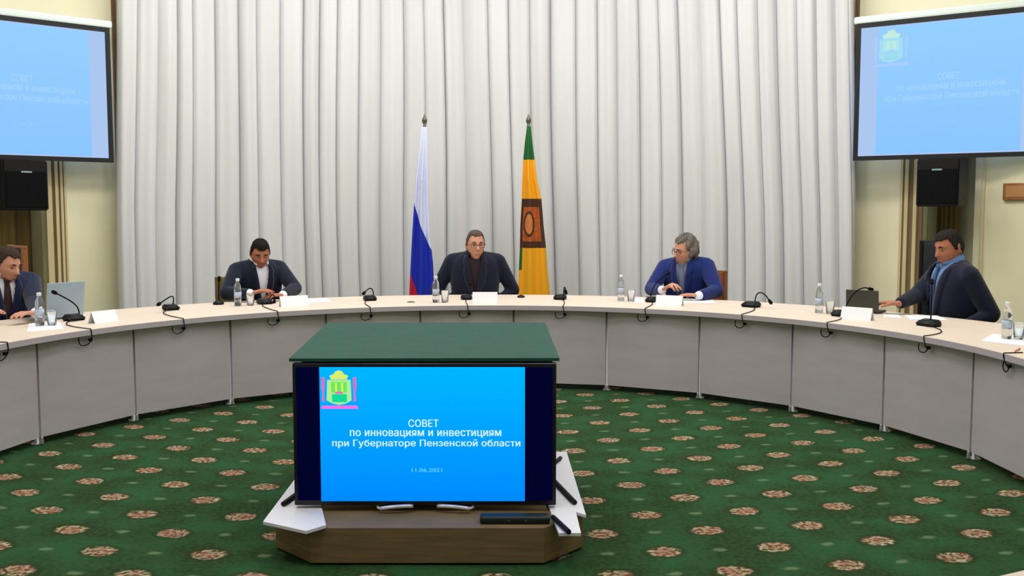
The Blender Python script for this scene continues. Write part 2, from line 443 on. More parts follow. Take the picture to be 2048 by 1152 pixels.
def crest(parent, loc, h, cols, lift):
    """crowned shield with side ribbons and a base scroll, h high"""
    bm = B()
    def poly(pts, mi, dz=0):
        f = bm.faces.new([bm.verts.new((x*h, -dz*.0006, z*h)) for x, z in pts]); f.material_index = mi
    poly([(-.30, .25), (.30, .25), (.32, -.28), (.18, -.36), (0, -.40), (-.18, -.36), (-.32, -.28)], 0)
    poly([(-.2, .2), (.2, .2), (.2, -.08), (-.2, -.08)], 1, 1)
    for x in (-.1, .06): poly([(x, .18), (x+.05, .18), (x+.05, -.06), (x, -.06)], 2, 2)
    poly([(-.18, -.12), (.2, -.12), (.2, -.33), (-.18, -.33)], 3, 1)
    poly([(-.1, -.05), (.1, -.05), (.1, -.11), (-.1, -.11)], 4, 2)
    poly([(-.2, .26), (.2, .26), (.24, .36), (.13, .40), (.09, .47), (0, .5), (-.09, .47), (-.13, .40), (-.24, .36)], 2, 1)
    for s in (-1, 1):
        q = [(s*.36, .3), (s*.44, .33), (s*.45, .05), (s*.42, -.1), (s*.44, -.3), (s*.37, -.32), (s*.38, -.1)]
        poly(q if s < 0 else q[::-1], 4, 1)
    poly([(-.44, -.42), (.46, -.42), (.5, -.5), (-.46, -.5)], 5, 1)
    o = obj('crest', bm, cols, parent); o.location = loc; o.location.y -= lift; return o
def slide(parent, w, h, pale, lift=.0025):
    """blue title slide in the x-z plane facing -y, centred on the parent"""
    bm = B(); bm.faces.new([bm.verts.new(p) for p in ((-w/2, 0, -h/2), (w/2, 0, -h/2), (w/2, 0, h/2), (-w/2, 0, h/2))])
    S = obj('slide', bm, emis('slide_pale', (140, 198, 255), 1, (150, 208, 255)) if pale else emis('slide_blue', (0, 138, 255), 1, (0, 182, 255)), parent)
    tm = emis('text_pale', (164, 213, 255)) if pale else emis('text_white', (205, 245, 255))
    tm2 = emis('text_pale2', (154, 206, 255)) if pale else emis('text_dim', (90, 205, 255))
    for s, wd, x, z, hh, m in (('СОВЕТ', .148, .005, .085, .056, tm), ('по инновациям и инвестициям', .74, .015, .005, .056, tm),
                               ('при Губернаторе Пензенской области', .92, .018, -.068, .066, tm), ('11.06.2021', .15, .02, -.265, .028, tm2)):
        o = link('slide_text', text_mesh(s, wd*w, hh*h), m, S); o.location = (x*w, -lift, z*h)
    e = lambda n, c: emis(n+('_p' if pale else ''), c)
    cols = ([e('crest_a', (166, 222, 244)), e('crest_b', (176, 232, 234)), e('crest_c', (196, 236, 226)), e('crest_d', (158, 220, 240)), e('crest_e', (168, 206, 255)), e('crest_f', (168, 206, 255))] if pale else
            [e('crest_a', (176, 240, 150)), e('crest_b', (110, 235, 90)), e('crest_c', (216, 240, 110)), e('crest_d', (20, 220, 150)), e('crest_e', (226, 110, 190)), e('crest_f', (255, 110, 235))])
    crest(S, Vector((-.405*w, 0, .335*h)), .285*h, cols, lift)
    return S

# ================================================================== PROJECTION SCREENS
FRAME = mat('screen_black_frame', (8, 10, 18), .6)
def projection_screen(label, c0, c1, zb, zt, cx):
    """c0, c1: left and right lower corners seen from the hall (floor plan points)"""
    c0, c1 = Vector(c0), Vector(c1); mid = (c0+c1)/2; d = c1-c0; W = d.length; rz = math.atan2(d.y, d.x); H = zt-zb
    t = thing('projection_screen', label, 'projection screen', (mid.x, mid.y, (zb+zt)/2), rz)
    bm = B(); f = .045
    for x, z, sx, sz in ((0, H/2-f/2, W, f), (0, -H/2+f/2, W, f), (-W/2+f/2, 0, f, H-2*f), (W/2-f/2, 0, f, H-2*f)): box(bm, (x, 0, z), (sx, .03, sz))
    obj('border', bm, FRAME, t)
    bm = B(); box(bm, (0, .008, 0), (W-2*f, .006, H-2*f)); obj('screen_cloth', bm, emis('screen_margin', (172, 200, 240)), t)
    bm = B(); box(bm, (0, .03, H/2+.038), (W+.06, .09, .075), bev=.02); obj('housing', bm, mat('housing_white', (222, 236, 232), .5), t)
    S = slide(t, W*cx[1], H-2*f-.03, True); S.location = (W*cx[0], .002, .0)
    for s in (-1, 1):
        bm = B(); box(bm, (s*W*.4, .12, H/2+.05), (.05, .18, .05)); obj('bracket', bm, FRAME, t)
    return t
p0 = at_y(1707, 300, 10.45); p1 = at_y(2068, 300, 9.5)
projection_screen('projection screen on the right wall showing the whole crest', (p0.x, p0.y, 0), (p1.x, p1.y, 0), 2.105, 3.515, (.03, .80))
q1 = at_y(226, 300, 10.45); q0 = at_y(-128, 300, 9.36)
projection_screen('projection screen on the left wall cut off by the picture edge', (q0.x, q0.y, 0), (q1.x, q1.y, 0), 2.085, 3.475, (-.03, .80))

# ================================================================== LOUDSPEAKERS
def loudspeaker(label, px, ztop, zbot):
    p = at_r(px, 380, 6.12); t_ = ang(p)
    t = thing('loudspeaker', label, 'loudspeaker', (p.x, p.y, zbot), -t_)
    H = ztop-zbot
    bm = B(); prism(bm, [(-.21, -.14), (.21, -.14), (.17, .16), (-.17, .16)], 0, H)
    es = [e for e in bm.edges]; bmesh.ops.bevel(bm, geom=es, offset=.012, segments=2, affect='EDGES'); obj('cabinet', bm, BLACK, t)
    bm = B(); box(bm, (0, -.146, H*.42), (.38, .014, H*.72), bev=.006); obj('grille', bm, BLACKM, t)
    bm = B(); box(bm, (0, -.148, H*.66+.05), (.10, .006, .016), bev=.002)
    for v in bm.verts: v.co.y -= .006
    obj('badge', bm, mat('badge_silver', (150, 168, 184), .3, .6), t)
    bm = B(); tube(bm, [(0, .10, H*.6), (0, .36, H*.62), (0, .42, H*.7), (0, .42, ZOP-zbot+.06), (0, .475, ZOP-zbot+.08)], .022); box(bm, (0, .465, ZOP-zbot+.08), (.16, .02, .12)); obj('bracket', bm, BLACK, t)
    return t
loudspeaker('black loudspeaker hanging under the left projection screen', 41, 2.068, 1.585)
loudspeaker('black loudspeaker hanging under the right projection screen', 1886, 2.09, 1.625)
# small wooden plaque
p = at_r(2034, 383, RW-.02); t = thing('wall_plaque', 'small brown wooden plaque on the right wall under the screen', 'plaque', p, -ang(p))
bm = B(); box(bm, (0, 0, 0), (.26, .04, .165), bev=.008); obj('board', bm, mat('plaque_wood', (170, 112, 58), .5, rgb2=(128, 84, 48), scale=9, stretch=(3, 1, .3)), t)
bm = B(); box(bm, (0, -.022, 0), (.20, .006, .11), bev=.002); obj('raised_field', bm, mat('plaque_field', (182, 130, 82), .5), t)

# ================================================================== CENTRAL DISPLAY STAND
zt_ = .9; YF = 4.57
a0 = at_z(578, 717, zt_); a1 = at_z(1119, 716, zt_); b0 = at_z(655, 645, zt_); b1 = at_z(1090, 645, zt_)
cxm = (a0.x+a1.x)/2
stand = thing('display_stand', 'low octagonal wooden plinth carrying a dark monitor block with green top', 'display stand', (cxm, 5.3, 0))
off = Vector((cxm, 5.3, 0))
def rel(p): return (p.x-off.x, p.y-off.y)
bm = B()
f0, f1 = at_z(622, 1131, 0), at_z(1088, 1131, 0); l0, r1 = at_z(552, 1098, 0), at_z(1166, 1098, 0)
yb = 5.95
poly = [(f0.x, f0.y), (f1.x, f1.y), (r1.x, r1.y), (r1.x-.03, yb-.25), (f1.x, yb), (f0.x, yb), (l0.x, yb-.25), (l0.x, l0.y)]
prism(bm, [(x-off.x, y-off.y) for x, y in poly], .012, .172)
obj('plinth', bm, WOOD, stand)
bm = B(); prism(bm, [((x-off.x)*.97, (y-off.y)*.97) for x, y in poly], 0, .012); obj('toe_kick', bm, BLACK, stand)
# white boards left and right of the block
ZB = .187
def board(pts, h0=.172, h1=ZB):
    bm = B(); prism(bm, [rel(at_z(x, y, ZB)) for x, y in pts], h0+.001, h1); obj('white_board', bm, WBOARD, stand)
board([(526, 1043), (612, 1062), (652, 1050), (640, 1000), (668, 955), (592, 955)])
board([(1060, 905), (1133, 903), (1172, 1030), (1152, 1024), (1162, 1066), (1118, 1066), (1104, 1030)])
bm = B()                                        # dark core between the monitors
prism(bm, [rel(p) for p in (Vector((a0.x+.10, 4.72, 0)), Vector((a1.x-.10, 4.72, 0)), Vector((b1.x-.09, 5.98, 0)), Vector((b0.x+.09, 5.98, 0)))], .188, .872)
obj('core', bm, BLACKM, stand)
bm = B(); prism(bm, [rel(p) for p in (a0, a1, b1, b0)], .885, zt_); obj('green_top', bm, GREEN, stand)
bm = B(); prism(bm, [rel(p) for p in (a0+Vector((.03, .09, 0)), a1+Vector((-.03, .09, 0)), b1, b0)], .8725, .885); obj('top_frame', bm, DGREEN, stand)

def television(label, c, W, H, rz, show=False, feet=()):
    t = thing('television', label, 'television', c, rz)
    bm = B(); box(bm, (0, .022, 0), (W, .045, H), bev=.006); obj('bezel', bm, mat('tv_bezel', (8, 9, 22), .35), t)
    bm = B(); box(bm, (0, -.0022, .004), (W-.035, .003, H-.045)); obj('screen', bm, emis('tv_black_level', (3, 4, 42), 1) if show else mat('tv_screen_off', (6, 7, 16), .2), t)
    if show:
        S = slide(t, .962, .64, False); S.location = (-.010, -.0045, .003)
        for s in (-1, 1):
            bm = B(); tube(bm, bez([(s*.06, -.005, -H/2-.002), (s*.09, -.03, -H/2+.008), (s*.16, -.035, -H/2+.004), (s*.21, -.03, -H/2-.006)], 10), .009)
            tube(bm, bez([(s*.21, -.03, -H/2-.006), (s*.25, .02, -H/2-.010), (s*.2, .09, -H/2-.010)], 8), .006)
            obj('stand_foot', bm, mat('stand_chrome', (224, 226, 232), .25, .3), t, True)
    return t
ctl, cbr = at_y(583, 727, YF), at_y(1113, 1011, YF)
ctr, cbl = at_y(1111, 727, YF), at_y(589, 1011, YF)
W = ((ctr.x-ctl.x)+(cbr.x-cbl.x))/2; Hh = ctl.z-cbl.z
television('wide television facing the hall with blue title slide', ((ctl.x+cbr.x)/2, YF, (ctl.z+cbl.z)/2), W, Hh, 0, True)
zc = (ctl.z+cbl.z)/2
for s, lab, px_ in ((-1, 'switched-off television on the left side of the monitor block', [(590, 990), (565, 1008)]), (1, 'switched-off television on the right side of the monitor block', [(1115, 966), (1150, 1005)])):
    x = (a0.x+.025 if s < 0 else a1.x-.025)
    xx = (b0.x+.02 if s < 0 else b1.x-.02)
    y0, y1 = 4.74, 5.94
    d = Vector((xx-x, y1-y0, 0)); rz = math.atan2(d.y, d.x)+(pi if s < 0 else 0)
    t = television(lab, (0, 0, 0), d.length, Hh-.03, rz, False, ())
    mid = Vector(((x+xx)/2, (y0+y1)/2, zc)); t.location = mid
    Mi = (Matrix.Translation(mid) @ Matrix.Rotation(rz, 4, 'Z')).inverted()
    bars = [((600, 983), (566, 1008))] if s < 0 else [((1108, 961), (1150, 1005)), ((1106, 1034), (1138, 1064)), ((1108, 926), (1121, 916))]
    for (q0_, q1_) in bars:
        A, Bq = at_z(q0_[0], q0_[1], ZB+.012), at_z(q1_[0], q1_[1], ZB+.012)
        bm = B(); tube(bm, [Mi @ A, Mi @ Bq], .0115, 8); obj('stand_foot', bm, BLACK, t)
# the dark bar lying on the plinth
p = at_z(1030, 1047, .172)
t = thing('receiver_box', 'flat black rounded box lying on the wooden plinth below the television', 'receiver', (p.x, p.y+.02, .172))
bm = B(); box(bm, (0, 0, .018), (.32, .07, .034), bev=.012); obj('case', bm, mat('receiver_green_black', (14, 30, 30), .5), t, True)
for x in (-.03, .05):
    bm = B(); box(bm, (x, -.036, .018), (.012, .004, .006)); obj('indicator', bm, mat('indicator_teal', (40, 90, 90), .4), t)

# ================================================================== FLAGS
def smooth01(a, b, v):
    t = min(1, max(0, (v-a)/(b-a))); return t*t*(3-2*t)
FLW = mat('flag_white', (214, 220, 244), .8); FLB = mat('flag_blue', (18, 44, 178), .8); FLR = mat('flag_red', (196, 22, 48), .8)
FLG = mat('flag_green', (26, 96, 42), .8); FLY = mat('flag_yellow', (240, 168, 18), .8); FLD = mat('flag_brown', (72, 42, 26), .85); FLO = mat('flag_orange_brown', (176, 88, 34), .85, var=.3, scale=25)
FLS = mat('flag_face', (206, 124, 66), .85, var=.15, scale=30)
GOLD = mat('finial_metal', (96, 96, 84), .35, .8)
def flag(label, top, pxl, YD, colour, mats, folds, phase):
    """top: pixel of the finial; pxl: list of (py, x left, x right) of the hanging cloth"""
    tp = at_y(top[0], top[1], YD)
    t = thing('flag', label, 'flag', (tp.x, YD, 0), 0, None)
    zt = tp.z
    bm = B(); lathe(bm, [(.2, 0), (.2, .03), (.08, .06), (.03, .1), (0, .1)], 20); obj('base', bm, GOLD, t, True)
    bm = B(); tube(bm, [(0, 0, .08), (0, 0, zt-.12)], .013); obj('pole', bm, mat('pole_wood', (120, 96, 66), .4), t, True)
    bm = B(); lathe(bm, [(0, zt-.14), (.02, zt-.13), (.022, zt-.11), (.012, zt-.1), (.03, zt-.06), (.024, zt-.03), (.006, zt+.01), (0, zt+.03)], 14); obj('finial', bm, GOLD, t, True)
    NZ, NX = 260, 80; rows = []
    pts = []
    for (py, xl, xr) in pxl:
        A, Bq = at_y(xl, py, YD), at_y(xr, py, YD); pts.append((A.z, A.x-tp.x, Bq.x-tp.x, py))
    zlo = .35; last = pts[-1]
    pts.append((zlo, last[1]*1.06, last[2]*1.06, last[3]+50))
    info = []
    for i in range(NZ+1):
        z = pts[0][0]+(zlo-pts[0][0])*i/NZ
        j = 0
        while j < len(pts)-2 and z < pts[j+1][0]: j += 1
        k = (z-pts[j][0])/(pts[j+1][0]-pts[j][0]); 
        xl = pts[j][1]+(pts[j+1][1]-pts[j][1])*k; xr = pts[j][2]+(pts[j+1][2]-pts[j][2])*k; py = pts[j][3]+(pts[j+1][3]-pts[j][3])*k
        row = []
        for c in range(NX+1):
            s = c/NX; g = min(1, i/72)
            y = -.05*g*sin(pi*s) - .028*g*sin(2*pi*folds*s+phase+i*.0042) - .02
            row.append(Vector((xl+(xr-xl)*s, y, z)))
        rows.append(row); info.append(py)
    bm = B(); vr = [[bm.verts.new(p) for p in r] for r in rows]
    for i in range(NZ):
        for c in range(NX):
            f = bm.faces.new((vr[i][c], vr[i][c+1], vr[i+1][c+1], vr[i+1][c])); f.material_index = colour((info[i]+info[i+1])/2, (c+.5)/NX)
    o = obj('cloth', bm, mats, t, True); md = o.modifiers.new('thick', 'SOLIDIFY'); md.thickness = .004
    return t
def rus(py, s):
    bw = 405+95*s; rb = 545+130*s if s < .55 else 700
    return 0 if py < bw else (2 if py > rb else 1)
flag('white, blue and red tricolour flag draped on a pole behind the men', (849, 232), [(254, 843, 855), (300, 838, 856), (360, 832, 857), (405, 829, 858), (470, 825, 861), (530, 822, 867), (590, 819, 869)], 11.15, rus, [FLW, FLB, FLR], 2.2, .5)
def penza(py, s):
    if py < 320: return 0
    if 398 < py < 496:
        edge = py < 414 or py > 482 or s < .10 or s > .84
        if edge: return 2
        if 420 < py < 476 and ((s-.36)/.24)**2+((py-448)/26)**2 < 1:
            if ((s-.36)/.17)**2+((py-448)/20)**2 < 1: return 4
            return 2
        return 3
    if 496 <= py < 540 and s < .10: return 0
    return 1
flag('yellow and green flag with brown portrait emblem draped on a pole', (1057, 232), [(252, 1054, 1061), (285, 1050, 1065), (318, 1047, 1069), (360, 1045, 1074), (400, 1044, 1083), (450, 1041, 1087), (496, 1040, 1092), (540, 1038, 1095), (588, 1036, 1100)], 11.15, penza, [FLG, FLY, FLD, FLO, FLS], 2.0, 2.4)
#PEOPLE#
# ================================================================== CHAIRS
def chair(label, p, t_, kind, W=.50, ztop=1.0, back_y=.30, bc=None):
    """p: floor point under the seat; faces the table (local -y)"""
    t = thing('conference_chair', label, 'chair', (p.x, p.y, 0), -t_, 'conference chairs behind the table')
    if bc:
        p = at_r(bc[0], 590, bc[1]); p = Vector((p.x+sin(-t_)*back_y, p.y-cos(t_)*back_y, 0)); t.location = p
    wood = BLACK if kind == 'allblack' else WOODC if kind != 'olive' else mat('olive_wood', (112, 92, 46), .5)
    uph = mat('black_upholstery', (12, 13, 20), .7) if 'black' in kind else mat('brown_upholstery', (128, 74, 44), .8, var=.15, scale=40) if kind == 'brown' else mat('olive_upholstery', (92, 84, 44), .85, var=.15, scale=40)
    bm = B(); box(bm, (0, 0, .375), (W-.04, .46, .06), bev=.02); obj('seat', bm, uph, t, True)
    bm = B(); box(bm, (0, 0, .335), (W, .48, .03), bev=.006); obj('seat_frame', bm, wood, t)
    h = ztop-.44
    bm = B(); box(bm, (0, back_y, .46+h/2), (W-.07, .045, h-.07), Matrix.Rotation(-.0, 3, 'X'), .015); obj('backrest', bm, uph, t, True)
    bm = B(); box(bm, (0, back_y+.006, ztop-.02), (W, .05, .036), bev=.01)
    for s in (-1, 1): box(bm, (s*(W/2-.017), back_y+.006, .44+h/2), (.034, .05, h), bev=.008)
    box(bm, (0, back_y+.006, .455), (W-.06, .04, .03))
    bmesh.ops.remove_doubles(bm, verts=bm.verts, dist=1e-5); obj('back_frame', bm, wood, t)
    for sx in (-1, 1):
        for sy in (-1, 1):
            bm = B(); tube(bm, [(sx*(W/2-.03), sy*.2+(.04 if sy > 0 else 0), 0), (sx*(W/2-.03), sy*.2, .32 if sy < 0 else .45)], [.016, .022], 8); obj('leg', bm, wood, t)
    return t

# ================================================================== PEOPLE
SECT = [(.36, .165, .125, .02), (.50, .165, .13, .015), (.62, .172, .13, .005), (.74, .182, .128, 0), (.84, .190, .122, .0), (.90, .185, .108, .0), (.945, .150, .086, -.002), (.975, .095, .066, -.005), (.995, .062, .056, -.008)]
def sect(z):
    z = min(max(z, SECT[0][0]), SECT[-1][0])
    for s0, s1 in zip(SECT, SECT[1:]):
        if z <= s1[0]:
            k = (z-s0[0])/(s1[0]-s0[0]); return [s0[i]+(s1[i]-s0[i])*k for i in (1, 2, 3)]
def front(x, z, infl):
    a, b, cy = sect(z); a += infl; b += infl
    q = max(0., 1-(abs(x)/a)**2.3); return cy-b*q**(1/2.3)
HEAD_C = Vector((0, -.018, .105))
def sst(a, b, v):
    t = min(1., max(0., (v-a)/(b-a))); return t*t*(3-2*t)
def head_point(u, v, fat=1.0):
    """u azimuth (0 = face), v polar from crown; returns a point of the head skin, centred between the ears"""
    d = Vector((sin(v)*sin(u), -sin(v)*cos(u), cos(v)))
    k_ = max(sin(v), 1e-3)**-.22 if v < pi/2 else 1
    p = Vector((d.x*.077*k_, d.y*.097*k_, d.z*.122))
    # square the skull a little, narrow and bring forward the jaw
    low = sst(.0, -.10, p.z)
    p.x *= (1-.20*low)*(1+.05*(fat-1)*10*low)
    if p.y > 0: p.y *= 1-.45*low
    p.y -= .012*low
    if p.y < 0: p.y *= 1 - .10*sst(.03, .10, abs(p.x)) 
    g = lambda x0, z0, sx, sz: math.exp(-((p.x-x0)/sx)**2-((p.z-z0)/sz)**2)
    if d.y < 0:
        f = 0
        zz = p.z
        nose = math.exp(-(p.x/.013)**2) * (sst(.035, -.022, zz) * sst(-.040, -.026, zz))
        f += .026*nose + .009*math.exp(-(p.x/.021)**2)*math.exp(-((zz+.026)/.011)**2)
        f += .007*(g(.032, .034, .022, .010)+g(-.032, .034, .022, .010))
        f -= .011*(g(.031, .012, .017, .012)+g(-.031, .012, .017, .012))
        f += .006*g(0, -.060, .024, .005) + .006*g(0, -.070, .020, .005) - .004*g(0, -.0652, .024, .003)
        f += .008*g(0, -.103, .022, .014) + .004*(g(.045, -.015, .02, .02)+g(-.045, -.015, .02, .02))
        f -= .004*g(0, -.086, .03, .008)
        p.y -= f
    return p
def grid_head(bm, M, fn=head_point, nu=48, nv=34, keep=None, off=None, fat=1.0):
    vs = {}
    for j in range(nv+1):
        for i in range(nu):
            v = .02+(pi-.04)*j/nv; u = 2*pi*i/nu-pi
            p = fn(u, v, fat)
            if off:
                n = Vector((p.x/.077**2, p.y/.097**2, p.z/.122**2)).normalized(); p = p+n*off(p, u, v)
            vs[i, j] = p
    bv = {}
    def V(k):
        if k not in bv: bv[k] = bm.verts.new(M @ vs[k])
        return bv[k]
    for j in range(nv):
        for i in range(nu):
            ks = [(i, j), ((i+1) % nu, j), ((i+1) % nu, j+1), (i, j+1)]
            if keep is None or all(keep(vs[k]) for k in ks): bm.faces.new([V(k) for k in ks])
    if keep is None:
        for j in (0, nv): bm.faces.new([V((i, j)) for i in range(nu)])
def person(label, pos, t_, s, lean=(.12, 0, 0), head=(0, .1, 0), arms=None, hands=None, suit=NAVY, shirt=SHIRTW, tie=None, skin=SKIN,
           hair='short', hairc=(40, 34, 32), hair_front=.078, vdeep=.70, vwide=.062, glasses=None, fat=1.0, cuffs=True, girth=1.0, headshift=(0, 0, 0), drop=.03, arm=1.0, brows=None, mods=None):
    """arms: {side: (wrist local, elbow pole)}; side -1 = image left. hands: {side: (finger dir, palm normal, curl)}"""
    lean_x, lean_y, twist = lean
    Mp = Matrix.Translation((0, .05, .44)) @ Matrix.Rotation(twist, 4, 'Z') @ Matrix.Rotation(lean_y, 4, 'Y') @ Matrix.Rotation(lean_x, 4, 'X') @ Matrix.Translation((0, -.05, -.44))
    T = lambda p: Mp @ Vector(p)
    G = Matrix.Diagonal((girth, girth, 1, 1))
    yaw, pit, rol = head
    nb = T((0, -.012, .985)) + Vector(headshift)*.3
    Hm = Matrix.Translation(T((0, -.022, 1.075-drop))+Vector(headshift)) @ Matrix.Rotation(yaw, 4, 'Z') @ Matrix.Rotation(rol, 4, 'Y') @ Matrix.Rotation(pit, 4, 'X') @ Matrix.Translation((0, -.012, .02))
    sh = {q: T((q*.182*girth, .005, .905)) for q in (-1, 1)}
    # --- arm solution
    el, wr = {}, {}
    for q in (-1, 1):
        Wt, pole = Vector(arms[q][0]), Vector(arms[q][1]); L1, L2 = .285*arm, .255*arm
        d = Wt-sh[q]; D = min(d.length, L1+L2-.005); dn = d.normalized(); Wt = sh[q]+dn*D
        a = (L1*L1-L2*L2+D*D)/(2*D); h = math.sqrt(max(0, L1*L1-a*a))
        po = pole-sh[q]; po = (po-dn*po.dot(dn)).normalized()
        b2 = dn.cross(po); best = None
        for k in range(36):                     # swing the elbow until it clears the table top
            th_ = (k//2+1)*(pi/18)*(1 if k % 2 else -1) if k else 0
            e_ = sh[q]+dn*a+(po*cos(th_)+b2*sin(th_))*h
            bad = 0
            if Wt.z*s > ZT:
                for f_ in (-.25, 0, .25, .5, .75, 1):
                    e2 = e_.lerp(Wt, f_) if f_ >= 0 else e_.lerp(sh[q], -f_)
                    wp = Matrix.Rotation(-t_, 4, 'Z') @ (e2*s)
                    rad = (.060-.016*max(0, f_))*s+.004
                    if math.hypot(pos.x+wp.x-OX, pos.y+wp.y-OY) < RO+rad*.8: bad = max(bad, (ZT+rad-e2.z*s)*40)
            if best is None or bad+abs(th_)*.3 < best[0]: best = (bad+abs(th_)*.3, e_)
        el[q] = best[1]; wr[q] = Wt
    # --- skin: head, neck, trunk core, arms, hands, legs as one surface
    bm = B(); grid_head(bm, Hm, fat=fat)
    for q in (-1, 1):
        e0 = Hm @ Vector((q*.074, .012, .022)); e1 = Hm @ Vector((q*.077, .010, -.018))
        caps(bm, e0, .017, e1, .010, 10, Hm.to_3x3() @ Vector((1, .3, 0)), .5)
    caps(bm, nb-Vector((0, 0, .05)), .056, Hm @ Vector((0, .018, -.065)), .052, 16)
    caps(bm, T((0, 0, .50)), .12, T((0, 0, .86)), .10, 16)
    caps(bm, T((-.13, 0, .89)), .05, T((.13, 0, .89)), .05, 12)
    for q in (-1, 1):
        caps(bm, sh[q], .046, el[q], .038); caps(bm, el[q], .038, wr[q], .026)
        caps(bm, T((q*.06, 0, .90)), .05, sh[q], .046)
        hp = Vector((q*.09, .03, .44)); kn = Vector((q*.12, -.36, .43)); an = Vector((q*.12, -.33, .07))
        caps(bm, hp, .07, kn, .05); caps(bm, kn, .048, an, .032); caps(bm, hp, .07, Vector((0, .04, .5)), .08)
        caps(bm, an, .03, an+Vector((0, -.12, -.03)), .022)
        # hand
        d, n, curl = hands[q]; d = Vector(d).normalized(); n = Vector(n); n = (n-d*n.dot(d)).normalized()
        side = d.cross(n)*1.0                   # across the palm
        w0 = wr[q]+d*.012
        th = -1 if side.dot(Vector((-q, 0, 0))) < 0 else 1        # thumb towards the body middle
        for i, (ln, sp) in enumerate(((.082, .030), (.092, .011), (.086, -.009), (.068, -.028))):
            k0 = w0+side*(th*sp*.55); k1 = w0+d*(.088-.006*abs(i-1))+side*(th*sp)
            caps(bm, k0, .0155, k1, .0115, 8)
            p, dd = k1, d
            for seg, f in enumerate((.46, .30, .24)):
                dd = (dd*cos(curl[seg]*(1+.12*i))+n*sin(curl[seg]*(1+.12*i))).normalized()
                p2 = p+dd*ln*f; caps(bm, p, .0098-.001*seg, p2, .0088-.001*seg, 8); p = p2
        tb = w0+d*.022+side*(th*.026); td = (d*.75+side*(th*.65)+n*.25).normalized(); t1 = tb+td*.042; t2 = t1+(td*.8+d*.5+n*.35).normalized()*.034
        caps(bm, w0+side*(th*.012), .016, tb, .0145, 8); caps(bm, tb, .0135, t1, .0110, 8); caps(bm, t1, .0108, t2, .0085, 8)
    me = bake(bm, .0048, 2, s)
    P = link('person', me, skin, None, True); P.location = (pos.x, pos.y, 0); P.rotation_euler = (0, 0, -t_)
    tag(P, label, 'person')
    S4 = Matrix.Scale(s, 4)
    def child(name, bm, m, smooth=True, mod=None):
        bmesh.ops.transform(bm, matrix=S4, verts=bm.verts); o = obj(name, bm, m, P, smooth)
        if mod: md = o.modifiers.new('t', 'SOLIDIFY'); md.thickness = mod*s; md.offset = 0
        return o
    # --- trousers, shoes
    bm = B()
    for q in (-1, 1):
        hp = Vector((q*.09, .03, .44)); kn = Vector((q*.12, -.36, .43)); an = Vector((q*.12, -.335, .09))
        caps(bm, hp, .082, kn, .064); caps(bm, kn, .062, an, .048); caps(bm, hp, .085, Vector((0, .04, .47)), .10)
    me = bake(bm, .012, 3, s); link('trousers', me, suit, P, True)
    for q in (-1, 1):
        bm = B(); an = Vector((q*.12, -.33, .055)); caps(bm, an, .042, an+Vector((q*.01, -.15, -.012)), .036, 12, Vector((0, 0, 1)), .8); child('shoe', bm, BLACK)
    # --- shirt (trunk) and jacket
    def trunk(bm, infl, top=True):
        rr = []; n = 36
        zs = [.40, .45, .5, .56, .62, .68, .74, .79, .84, .88, .91, .935, .955, .972, .985, .995]
        for z in zs:
            a, b, cy = sect(z); a += infl; b += infl
            rr.append([T((math.copysign(abs(cos(2*pi*i/n))**(2/2.3), cos(2*pi*i/n))*a*girth, cy+math.copysign(abs(sin(2*pi*i/n))**(2/2.3), sin(2*pi*i/n))*b*girth, z)) for i in range(n)])
        rings(bm, rr)
    bm = B(); trunk(bm, -.002)
    S_ = child('shirt', bm, shirt)
    bm = B(); trunk(bm, .016)
    for q in (-1, 1):
        caps(bm, T((q*.06, .01, .935)), .060, sh[q]+Vector((0, 0, .004)), .066, 16)
        caps(bm, sh[q], .070, el[q], .057, 16); caps(bm, el[q], .056, el[q].lerp(wr[q], .93), .041, 16)
        caps(bm, T((q*.11*girth, 0, .80)), .085, sh[q], .066, 16)
    me = bake(bm, .009, 5, s)
    # open the jacket front and the neck
    def arm_near(c):
        return any(min((c-sh[q].lerp(el[q], k/6)).length for k in range(2, 7)) < .085 or min((c-el[q].lerp(wr[q], k/5)).length for k in range(6)) < .075 for q in (-1, 1))
    Mi = Mp.inverted(); bj = bmesh.new(); bj.from_mesh(me); kill = []
    def wv(z): return vwide*max(0., min(1., (z-vdeep)/(.955-vdeep)))**.85
    for f in bj.faces:
        c0 = f.calc_center_median()/s; c = Mi @ c0
        if (c.y < .0 and abs(c.x) < wv(c.z) and c.z > vdeep and abs(c.y-front(c.x, c.z, .016)*girth) < .05 and not arm_near(c0)) or (c.z > .965 and abs(c.x) < .062 and abs(c.y) < .075): kill.append(f)
    bmesh.ops.delete(bj, geom=kill, context='FACES'); bj.to_mesh(me); bj.free()
    J = link('jacket', me, suit, P, True); md = J.modifiers.new('t', 'SOLIDIFY'); md.thickness = .008; md.offset = -1
    # lapels
    for q in (-1, 1):
        bm = B(); N = 12; vs = []
        for i in range(N+1):
            z = vdeep+(.975-vdeep)*i/N; wi = wv(z); ww = .052*min(1, (i+.6)/5)*(1.0 if z < .90 else max(.35, 1-(z-.90)/.12))
            if .86 < z < .885: ww *= .8
            row = []
            for j in range(5):
                x = wi-.004+ww*j/4
                row.append(bm.verts.new(T((q*x*girth, front(x, z, .016)*girth-.012+.004*abs(j-2), z))))
            vs.append(row)
        for a, b in zip(vs, vs[1:]):
            for j in range(4): bm.faces.new((a[j], a[j+1], b[j+1], b[j]))
        child('lapel', bm, suit, True, .006)
    # collar
    bm = B(); rr = []; N = 28
    for i in range(N+1):
        u = .45+(2*pi-.9)*i/N; c, sn = -cos(u), sin(u)
        fl = 1+.25*math.exp(-(min(u, 2*pi-u)-.45)**2/.15)
        rr.append([nb+(Mp.to_3x3() @ Vector((sn*r, c*r*1.0, z))) for r, z in ((.060, .045), (.066, .046), (.082*fl, -.012), (.074*fl, -.018))])
